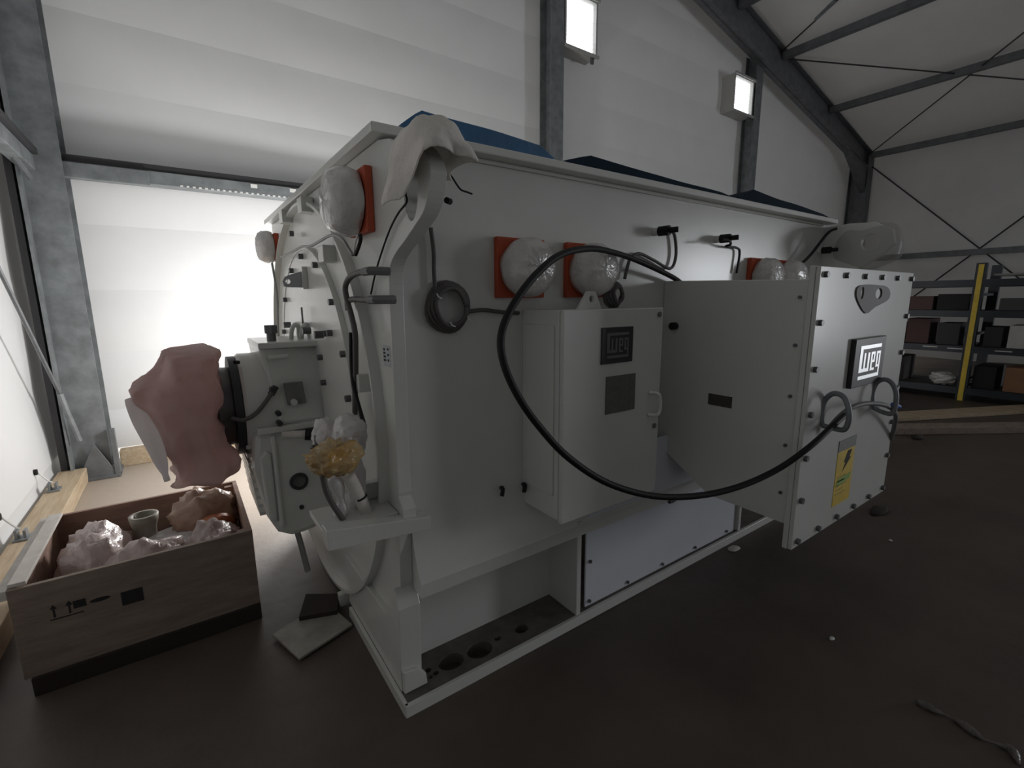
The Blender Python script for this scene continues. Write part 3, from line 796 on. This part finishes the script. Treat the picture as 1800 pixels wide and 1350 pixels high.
# blue sheets on the motor top
def sheet(name, x0, x1, yb0, yb1, zb, h, material, label, seed, dip=0):
    bm = B(); n = 26; k = 8; rows_ = []
    for i in range(n+1):
        t = i/n; r = []
        for j in range(k+1):
            s = j/k; xx = x0+(x1-x0)*t; yy = yb0+(yb1-yb0)*s
            end = min(1, t*9)*min(1, (1-t)*9)
            edge = 1-.5*s
            z = zb+.004+h*edge*(.15+.85*end)*(1-dip*t)+noise.noise(Vector((xx*3, yy*3, seed)))*.006*end
            r.append(bm.verts.new((xx, yy, max(zb+.003, z))))
        rows_.append(r)
    low = [[bm.verts.new((v.co.x, v.co.y, zb+.001)) for v in r] for r in rows_]
    for g_, fl in ((rows_, 1), (low, 0)):
        for a_, b_ in zip(g_, g_[1:]):
            for j in range(k): bm.faces.new((a_[j], b_[j], b_[j+1], a_[j+1]))
    for i in range(n):
        for j in (0, k): bm.faces.new((rows_[i][j], rows_[i+1][j], low[i+1][j], low[i][j]))
    for i in (0, n):
        for j in range(k): bm.faces.new((rows_[i][j], rows_[i][j+1], low[i][j+1], low[i][j]))
    o = obj(name, bm, material, sm=True); return tag(o, label, 'sheet')
sheet('blue_sheet', .66, 1.31, 1.555, 2.3, 2.151, .070, BLUE, 'thick bright blue padded sheet lying at the near end of the motor top', 1, .45)
sheet('dark_sheet', 1.37, 2.66, 1.56, 2.4, 2.151, .050, BLUED, 'long dark blue folded sheet along the middle of the motor top', 2, .75)
sheet('dark_sheet', 2.70, 3.92, 1.56, 2.4, 2.151, .075, BLUED, 'dark blue sheet rising to a peak at the far end of the motor top', 3, .85)

# big wrap round the shaft end
bm = B(); rings = []
lv = [(857, 300, 345, .20), (854, 302, 392, .215), (846, 300, 428, .225), (830, 297, 430, .23), (800, 287, 404, .235), (780, 277, 396, .24), (760, 266, 393, .25), (740, 250, 393, .26), (720, 236, 397, .27), (700, 224, 397, .27), (688, 223, 394, .27),
      (676, 240, 391, .27), (664, 256, 390, .27), (650, 266, 391, .26), (636, 273, 394, .25), (624, 279, 388, .22), (616, 290, 372, .15)]
lv2 = []
for a_, b_ in zip(lv, lv[1:]):
    for t in (0, .25, .5, .75): lv2.append(tuple(a_[k]+(b_[k]-a_[k])*t for k in range(4)))
lv2.append(lv[-1])
for py, xa, xb, hy in lv2:
    yn = 2.66-hy*.95
    A0, B0 = at(xa, py, 1, yn), at((xa+xb)/2, py, 1, yn); zz = B0.z; B1 = at(xb, py, 1, yn)
    cx_, hx = (A0.x+B1.x)/2, (B1.x-A0.x)/2; ring = []
    for k in range(120):
        an = 2*PI*k/120; c_, s_ = math.cos(an), math.sin(an)
        q = Vector((cx_+hx*math.copysign(abs(c_)**.55, c_), 2.66+hy*math.copysign(abs(s_)**.7, s_), zz))
        low = max(0, (1.15-zz)/.4)
        q.y += .022*low*math.sin(q.x*48+zz*3); q.x += .010*low*math.sin(q.y*40)
        rd = abs(noise.noise(q*6+Vector((3, 0, 0))))+.6*abs(noise.noise(q*13))
        out_ = Vector((q.x-cx_, q.y-2.66, 0)).normalized()
        q += noise.noise_vector(q*7)*.018+out_*(.045*(.22-rd))+noise.noise_vector(q*20)*.004
        ring.append(bm.verts.new(q))
    rings.append(ring)
for a_, b_ in zip(rings, rings[1:]):
    for k in range(120): bm.faces.new((a_[k], a_[(k+1) % 120], b_[(k+1) % 120], b_[k]))
bm.faces.new(rings[-1])
wrap = film('shaft_wrap', bm, PINK, 'reddish brown plastic wrap bundled round the motor shaft end above the crate', 'plastic wrap')
bm = B(); tube(bm, [at(228, 700, 1, 2.50), at(246, 735, 1, 2.48), at(268, 775, 1, 2.46), at(284, 815, 1, 2.46), at(294, 845, 1, 2.46)], lambda t: .012+.022*math.sin(PI*min(1, t*1.1+.05))**.7, 12)
c = obj('white_lining', bm, mat('lining_film', (.88, .86, .86), .4, var=.1, bump=.7, bscale=18, trans=.7), wrap, sm='all')

# bundles of wrapped instruments on the bracket shelf
def P_(px, py, y): return at(px, py, 1, y)
c = P_(572, 768, 1.80); film('film_bundle', blob(B(), c, (.045, .05, .075), .20, 2.0, 4, 5, None, .7), FOAM, 'small white foam-wrapped gauge behind the amber bundle, beside the bearing', 'wrapped part', None)
bm = B(); blob(bm, P_(615, 765, 1.72), (.062, .06, .085), .19, 2.0, 4, 8, None, .7); blob(bm, P_(622, 850, 1.74), (.045, .045, .13), .16, 2.2, 4, 9)
film('film_bundle', bm, FOAM, 'tall clear shiny film bundle nearest the end-plate ring, above the white pipes', 'wrapped part')
M_ = Matrix.Rotation(.1, 3, 'Y')
film('amber_bundle', blob(B(), P_(588, 805, 1.62), (.088, .055, .060), .30, 2.0, 4, 3, M_, .9), AMBER, 'amber stained crinkled film bundle hanging in front of the bearing', 'wrapped part')
bm = B(); tube(bm, [P_(612, 835, 1.66), P_(632, 872, 1.66), P_(648, 912, 1.66)], .023, 16)
o = film('white_pipe', bm, PALWOOD, 'short white pipe leaning down to the bracket shelf, black open end', 'pipe')
obj('open_end', tube(B(), [P_(647.5, 911, 1.66), P_(649.5, 916, 1.66)], .019, 12, sm=False), BLACK, o)
obj('band', tube(B(), [P_(633, 872, 1.66), P_(634.5, 875, 1.66)], .0245, 16, sm=False), BLACK, o)
bm = B(); tube(bm, [P_(586, 838, 1.68), P_(596, 862, 1.68), P_(600, 888, 1.68), P_(598, 905, 1.69)], lambda t: .020+.006*math.sin(t*9), 12)
film('foam_tube', bm, FOAM, 'crumpled white foam sleeve hanging left of the white pipe', 'sleeve')
bm = B(); tube(bm, [P_(566, 835, 1.66), P_(575, 868, 1.66), P_(592, 898, 1.65), P_(607, 919, 1.65)], .010, 8)
film('sensor_cable', bm, CABLEG, 'dark grey sensor lead hanging below the amber bundle to the shelf', 'cable')
bm = B(); box(bm, -.001, .001, 0, 0, 0, 0) if False else None
bm = tube(B(), [P_(645, 745, 1.60), P_(650, 752, 1.60), P_(653, 757, 1.60)], .006, 6)
film('valve_lever', tube(B(), [P_(556, 765, 1.78), P_(556, 790, 1.78), P_(548, 785, 1.78)], .009, 8), STEEL, 'small steel valve tap between the bearing and the amber bundle', 'valve')

# sleeved sensor leads on the end plate
def onplate(pts, x, r, material, label, name='sensor_cable', seg=8):
    return film(name, tube(B(), [at(a_, b_, 0, x) for a_, b_ in pts], r, seg), material, label, 'cable')
onplate([(645, 477), (628, 480), (614, 489), (607, 505), (610, 527), (617, 552), (624, 585), (625, 620), (625, 660), (624, 700), (624, 728)], .53, .011, CABLEG, 'dark sleeved lead curving off the upper stub and down the end plate')
onplate([(655, 527), (640, 527), (622, 526), (611, 530), (612, 545)], .54, .011, CABLEG, 'short dark lead from the lower stub joining the sleeved lead')
onplate([(617, 585), (618, 640), (622, 680), (631, 715), (640, 745)], .52, .008, BLACK, 'thin black lead running down beside the big ring')
onplate([(494, 452), (512, 444), (530, 434), (545, 433), (562, 424), (580, 414), (592, 414), (604, 423), (612, 436), (620, 448)], .535, .006, CABLEL, 'pale sensor lead strung across the top of the bearing ring')
onplate([(633, 412), (634, 420), (631, 432), (625, 448)], .54, .007, BLACK, 'short black lead hanging from the wrapped cover to the ring')
onplate([(629, 413), (625, 425), (622, 446)], .535, .003, TIE, 'white cable tie hanging beside the short black lead')
onplate([(478, 462), (482, 485), (487, 520), (488, 560), (490, 600)], .54, .007, CABLEL, 'pale lead dropping from the far wrapped cover behind the bearing')
p = at(645, 478, 0, .56)
for q in ((645, 477), (655, 527)):
    p = at(*q, 0, .53)
    part('cable_stub', tube(B(), [(.53, p.y+.035, p.z), (.53, p.y-.03, p.z), (.545, p.y-.035, p.z), (.594, p.y-.035, p.z)], .014, 8, sm=False), GREYM, sm=True)

# coils and leads on the side panel
def coil(c, r, n, rt_, y, label, lead_in, lead_out, material=CABLEG):
    bm = B()
    for k in range(n):
        q = [Vector((c[0]+(r-k*.009)*math.cos(a_)+.004*math.sin(3*a_+k), y-.010*k, c[1]+(r-k*.007)*math.sin(a_)*1.04)) for a_ in [2*PI*i/24 for i in range(25)]]
        tube(bm, q, rt_, 8, sm=False)
    if lead_in: tube(bm, lead_in, rt_, 8)
    if lead_out: tube(bm, lead_out, rt_, 8)
    return film('coiled_cable', bm, material, label, 'cable')
c = at(789, 540, 1, YW-.02)
A_ = lambda px, py, y=YW-.02: at(px, py, 1, y)
coil((c.x, c.z), .088, 4, .008, YW-.012, 'coiled grey cable hanging on the side panel left of the wrapped covers',
     [A_(757, 400), A_(762, 440), A_(763, 480), A_(766, 520)], [A_(822, 548), A_(850, 545), A_(885, 549), A_(912, 550)])
for q, wh in (((768, 516), 'upper left of'), ((822, 556), 'right side of'), ((792, 566), 'bottom of')):
    p = A_(*q, YW-.05); tag(obj('cable_tie', tube(B(), [p, p+Vector((.006, .0, -.012)), p+Vector((.02, 0, -.018))], .0025, 6), TIE), 'tiny white tie at the %s the coil left of the control cabinet' % wh, 'cable tie', 'ties on the coiled cable')
c = at(1081, 518, 1, YW-.10)
coil((c.x, c.z), .055, 4, .008, YW-.09, 'small coiled cable standing on top of the control cabinet',
     [A_(1098, 490), A_(1104, 465), A_(1110, 452), A_(1125, 446), A_(1150, 458), A_(1178, 472), A_(1188, 450), A_(1186, 415), A_(1178, 406), A_(1163, 407)], None)
tag(obj('sensor_lead', tube(B(), [A_(1270, 421, YW-.11), A_(1282, 422, YW-.08), A_(1284, 430, YW-.05), A_(1276, 433, YW-.02), A_(1296, 436, YW-.02), A_(1300, 446, YW-.02), A_(1295, 480, YW-.02)], .007, 6), BLACK, sm=True),
    'thin black lead from the second sensor plug down behind the terminal box', 'cable')
tag(obj('sensor_lead', tube(B(), [at(1470, 402, 1, 1.5), at(1455, 410, 1, 1.52), at(1425, 448, 1, 1.54), at(1400, 472, 1, 1.55), at(1388, 486, 1, 1.56)], .010, 6), BLACK, sm=True),
    'black lead slanting down from the far wrapped lug', 'cable')

# the heavy black cable loop
pts = [at(1200, 500, 1, 1.57), at(1180, 486, 1, 1.55), at(1120, 458, 1, 1.50), at(1075, 443, 1, 1.42), at(1035, 437, 1, 1.34), at(985, 448, 1, 1.27), at(940, 485, 1, 1.22), at(900, 540, 1, 1.20), at(881, 590, 1, 1.19), at(886, 640, 1, 1.18),
       at(910, 695, 1, 1.17), at(948, 750, 1, 1.16), at(1000, 805, 1, 1.14), at(1070, 850, 1, 1.11), at(1150, 872, 1, 1.06), at(1230, 871, 1, 1.00), at(1300, 855, 1, .94), at(1365, 826, 1, .88), at(1420, 788, 1, .82), at(1460, 752, 1, .80), at(1484, 730, 1, .80)]
cb = film('black_cable', tube(B(), pts, .0125, 12), BLACK, 'thick black cable hanging in a big loop in front of the control cabinet', 'cable')
pts = [at(1452, 760, 1, .84), at(1475, 733, 1, .82), at(1500, 715, 1, .80), at(1530, 709, 1, .79), at(1560, 714, 1, .78), at(1574, 728, 1, .80), at(1572, 750, 1, .83), at(1566, 772, 1, .86)]
film('black_cable', tube(B(), pts, .011, 10), GREYM, 'dark grey cable end looped through the two hoops on the terminal box cover', 'cable')
obj('blue_tip', tube(B(), [at(1570, 711, 1, .80), at(1580, 715, 1, .80)], .012, 8, sm=False), mat('blue_tape', (.03, .10, .45), .5), cb)

# ================================================================== crate and its load
CRX0, CRX1, CRY0, CRY1 = -.675, .185, 2.52, 3.33
crate = thing('wooden_crate', 'open plywood crate on a dark skid under the wrapped motor shaft', 'crate', (-.25, 2.9, 0))
def cpart(name, bm, material, **k): return obj(name, bm, material, crate, **k)
T = .022
cpart('front_panel', box(B(), CRX0, CRX1, CRY0, CRY0+T, .10, .482), PLY, bev=.002)
cpart('back_panel', box(B(), CRX0, CRX1, CRY1-T, CRY1, .10, .482), PLYIN, bev=.002)
cpart('side_panel', box(B(), CRX1-T, CRX1, CRY0+T, CRY1-T, .10, .482), PLYIN, bev=.002)
cpart('side_panel', box(B(), CRX0, CRX0+T, CRY0+T, CRY1-T, .10, .482), PLYIN, bev=.002)
cpart('top_batten', box(B(), CRX0+.001, CRX0+.055, CRY0+T, CRY1-T, .483, .498), PALWOOD, bev=.002)
cpart('top_batten', box(B(), CRX0-.035, CRX0-.001, CRY0+.01, CRY1, .44, .480), PALWOOD, bev=.002)
cpart('corner_batten', box(B(), CRX1-T-.04, CRX1-T, CRY0+T, CRY0+T+.05, .10, .47), PLYIN)
cpart('corner_batten', box(B(), CRX1-T-.045, CRX1-T, CRY1-T-.045, CRY1-T, .10, .47), PLYIN)
cpart('bottom_board', box(B(), CRX0, CRX1, CRY0, CRY1, .085, .10), PLY)
for y in (CRY0-.01, (CRY0+CRY1)/2-.04, CRY1-.10): cpart('skid', box(B(), CRX0+.02, CRX1+.0, y, y+.09, .0, .084), SKID, bev=.004)
# stencilled marks on the front panel
fy = CRY0
def mk(name, pts2): return cpart(name, prism(B(), pts2, 1, fy-.0016, fy-.0003), INK)
def fx(px, py): p = at(px, py, 1, fy); return p.x, p.z
ux, uz = fx(93, 1068)
for dx in (0, .048):
    mk('arrow_mark', [(ux+dx-.003, uz-.045), (ux+dx+.003, uz-.045), (ux+dx+.003, uz-.008), (ux+dx+.011, uz-.008), (ux+dx, uz+.012), (ux+dx-.011, uz-.008), (ux+dx-.003, uz-.008)])
mk('line_mark', [(ux-.015, uz-.056), (ux+.09, uz-.056), (ux+.09, uz-.051), (ux-.015, uz-.051)])
bx, bz = fx(140, 1060); mk('box_mark', [(bx-.02, bz-.018), (bx+.02, bz-.018), (bx+.02, bz+.016), (bx-.02, bz+.016)])
bx, bz = fx(176, 1053); mk('oval_mark', circ(bx, bz, .034, 18, .009))
bx, bz = fx(233, 1048); mk('square_mark', [(bx-.038, bz-.032), (bx+.038, bz-.032), (bx+.038, bz+.032), (bx-.038, bz+.032)])
# load
def bag(c, s, r, seed, material, label, cat='bag', M=None, sub=4, freq=2.0): return film('plastic_bag', blob(B(), c, s, r, freq, sub, seed, M, .9), material, label, cat, 'bags in the crate')
bag((-.465, 2.94, .30), (.15, .27, .20), .18, 11, BAGM, 'pinkish bulging plastic bag filling the left end of the crate')
bag((-.27, 2.72, .30), (.20, .14, .155), .22, 12, BAGM, 'long shiny pinkish bag lying along the front of the crate', M=Matrix.Rotation(-.12, 3, 'Y'))
bag((.02, 2.78, .31), (.13, .16, .145), .25, 13, BAGM, 'dull dusty bag in the front right corner of the crate')
bag((.0, 3.09, .385), (.165, .13, .165), .16, 14, BAGT, 'tan wrapped bundle humped along the back of the crate', M=Matrix.Rotation(-.25, 3, 'Y'))
film('orange_part', blob(B(), (.045, 2.935, .385), (.085, .05, .06), .15, 2, 3, 15), mat('orange_brown', (.42, .13, .05), .5, var=.3), 'orange brown part showing between the bags in the crate', 'part')
p = at(252, 905, 1, 3.08)
bm = lathe(B(), (p.x, p.y), 2, [(.20, .045), (.40, .050), (.44, .062), (.475, .066), (.475, .050), (.45, .048), (.45, .001)], 28, True, False)
film('pipe_elbow', bm, mat('olive_cast', (.28, .26, .21), .5, var=.2), 'short olive grey pipe fitting standing open-end up among the bags', 'pipe fitting')
bm = B(); blob(bm, (-.12, 3.0, .25), (.26, .22, .12), .15, 2.4, 4, 16)
film('foam_sheet', bm, FOAM, 'crumpled whitish foam sheet packed beneath the bags in the crate', 'packing')

# plywood board on the floor by the motor foot
b_ = [at(480, 1122, 2, 0), at(527, 1165, 2, 0), at(620, 1104, 2, 0), at(572, 1063, 2, 0)]
bm = prism(B(), [(v.x, v.y) for v in b_], 2, .010, .022)
tag(obj('loose_board', bm, mat('dusty_board', (.33, .31, .27), .6, var=.35, vscale=9), bev=.002), 'dusty thin board lying on the floor beside the motor foot', 'board')
bm = prism(B(), [(.33, 2.34), (.50, 2.28), (.545, 2.42), (.40, 2.52)], 2, .004, .045)
tag(obj('dark_block', bm, SKID), 'dark block on the floor under the end ring of the motor', 'block')

# floor litter
SKIDF = mat('dirty_film', (.16, .14, .13), .3, var=.5, vscale=30, bump=.8, bscale=30)
def litter(px, py, s, material, label, seed, cat='debris'):
    p = at(px, py, 2, 0)
    return film('floor_scrap', blob(B(), (p.x, p.y, s[2]*.8), s, .3, 2, 2, seed), material, label, cat)
litter(1462, 1124, (.016, .010, .006), TIE, 'small pale scrap on the bare floor in front of the terminal box', 1)
pts = [at(1612, 1232, 2, .01), at(1650, 1252, 2, .012), at(1690, 1272, 2, .01), at(1730, 1300, 2, .012), at(1775, 1316, 2, .01), at(1792, 1345, 2, .01)]
film('film_strip', tube(B(), pts, lambda t: .010+.006*math.sin(t*17), 7), SKIDF, 'crumpled film strip on the floor at the bottom right', 'plastic scrap')
litter(1565, 951, (.012, .010, .006), TIE, 'tiny pale scrap on the floor right of the terminal box', 3)
litter(1290, 965, (.05, .03, .004), PALWOOD, 'flat pale stain-like scrap on the floor by the motor base edge', 4)
litter(1612, 770, (.10, .05, .02), SKID, 'dark scrap on the floor beyond the terminal box', 5)
litter(1545, 900, (.12, .05, .015), SKID, 'dark sliver on the floor under the terminal box cover', 6)

# long timbers lying beyond the terminal box
for i, (q0, q1, wd, hh, ma, lb) in enumerate((((1585, 735), (1800, 722), .30, .05, WOOD, 'flat pale timber lying on the floor in front of the racking'),
                                     ((1580, 760), (1800, 757), .22, .08, PLY, 'brown beam lying on the floor between racking and terminal box'))):
    a_ = at(*q0, 2, 0); b2 = at(*q1, 2, 0); d = (b2-a_).normalized(); nrm_ = Vector((-d.y, d.x, 0))
    b2 = b2+d*.8
    bm = prism(B(), [((a_+nrm_*s*wd/2)+d*e).xy[:] if False else tuple((p_+nrm_*s*wd/2).xy) for p_, s in ((a_-d*.6, -1), (b2, -1), (b2, 1), (a_-d*.6, 1)) for e in (0,)], 2, .002, hh)
    tag(obj('timber', bm, ma, bev=.004), lb, 'timber')

# ================================================================== storage racking
RKX0, RKX1 = 9.80, 10.85
rack = thing('storage_rack', 'dark blue steel shelving rack with four levels against the right side', 'rack', (10.3, .5, 0))
def rpart(n, bm, ma=RACKB, **k): return obj(n, bm, ma, rack, **k)
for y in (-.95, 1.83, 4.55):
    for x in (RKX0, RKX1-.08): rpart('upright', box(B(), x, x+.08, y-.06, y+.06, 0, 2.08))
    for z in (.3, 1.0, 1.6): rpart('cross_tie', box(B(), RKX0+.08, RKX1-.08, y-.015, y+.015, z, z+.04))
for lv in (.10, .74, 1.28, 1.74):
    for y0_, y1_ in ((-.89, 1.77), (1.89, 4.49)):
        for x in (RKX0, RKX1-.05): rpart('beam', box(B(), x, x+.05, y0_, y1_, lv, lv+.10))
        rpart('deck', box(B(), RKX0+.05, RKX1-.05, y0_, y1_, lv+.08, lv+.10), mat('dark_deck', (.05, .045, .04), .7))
ys = at(1703, 590, 0, RKX0).y
yp = obj('guard_strip', box(B(), RKX0-.012, RKX0-.001, 1.83-.03, 1.83+.03, .0, 2.06), YPOST, rack)
for y, z in ((2.28, .78), (1.98, .77), (1.45, .77)):
    rpart('bright_tag', box(B(), RKX0-.006, RKX0-.001, y-.09, y+.09, z+.02, z+.035), mat('tag_white', (.7, .7, .66), .5))
def carton(x, y, z, sx, sy, sz, ma, lb, name='carton', cat='box'):
    return tag(obj(name, box(B(), x, x+sx, y, y+sy, z, z+sz), ma, bev=.006), lb, cat)
carton(9.88, 1.10, .842, .5, .34, .33, WHITEB, 'white carton on the second rack level at the right picture edge')
carton(9.86, .95, .202, .6, .45, .36, CARD, 'brown cardboard box on the bottom rack level below the white carton')
carton(9.95, 2.35, .842, .5, .30, .40, mat('dark_red_box', (.10, .05, .05), .7), 'dark reddish box on the second rack level left of the yellow strip')
carton(9.92, 1.98, .842, .5, .26, .34, mat('dark_grey_box', (.05, .05, .05), .7), 'dark grey box on the second rack level just left of the yellow strip')
carton(9.92, 2.35, 1.382, .5, .5, .22, mat('maroon_box', (.11, .06, .06), .7), 'low maroon box on the third rack level beside the terminal box')
carton(9.9, 1.50, .842, .5, .2, .30, mat('black_box', (.025, .025, .028), .6), 'black box on the second rack level just right of the yellow strip')
carton(9.95, 1.0, 1.382, .5, .6, .18, mat('grey_case', (.09, .09, .09), .6), 'flat grey case on the third rack level at the right picture edge')
bm = B(); blob(bm, (9.98, 2.10, .30), (.16, .17, .10), .3, 2.6, 4, 21)
film('plastic_bag', bm, FILM, 'shiny clear plastic bag on the bottom rack level left of the yellow strip', 'bag')
bm = B(); tube(bm, [(9.9, 1.0, 1.93), (9.92, 1.4, 1.90), (9.9, 1.7, 1.90), (9.95, 1.2, 1.89)], .02, 8)
film('cable_bundle', bm, CABLEL, 'loose pale cable bundle lying on the top rack level', 'cable')

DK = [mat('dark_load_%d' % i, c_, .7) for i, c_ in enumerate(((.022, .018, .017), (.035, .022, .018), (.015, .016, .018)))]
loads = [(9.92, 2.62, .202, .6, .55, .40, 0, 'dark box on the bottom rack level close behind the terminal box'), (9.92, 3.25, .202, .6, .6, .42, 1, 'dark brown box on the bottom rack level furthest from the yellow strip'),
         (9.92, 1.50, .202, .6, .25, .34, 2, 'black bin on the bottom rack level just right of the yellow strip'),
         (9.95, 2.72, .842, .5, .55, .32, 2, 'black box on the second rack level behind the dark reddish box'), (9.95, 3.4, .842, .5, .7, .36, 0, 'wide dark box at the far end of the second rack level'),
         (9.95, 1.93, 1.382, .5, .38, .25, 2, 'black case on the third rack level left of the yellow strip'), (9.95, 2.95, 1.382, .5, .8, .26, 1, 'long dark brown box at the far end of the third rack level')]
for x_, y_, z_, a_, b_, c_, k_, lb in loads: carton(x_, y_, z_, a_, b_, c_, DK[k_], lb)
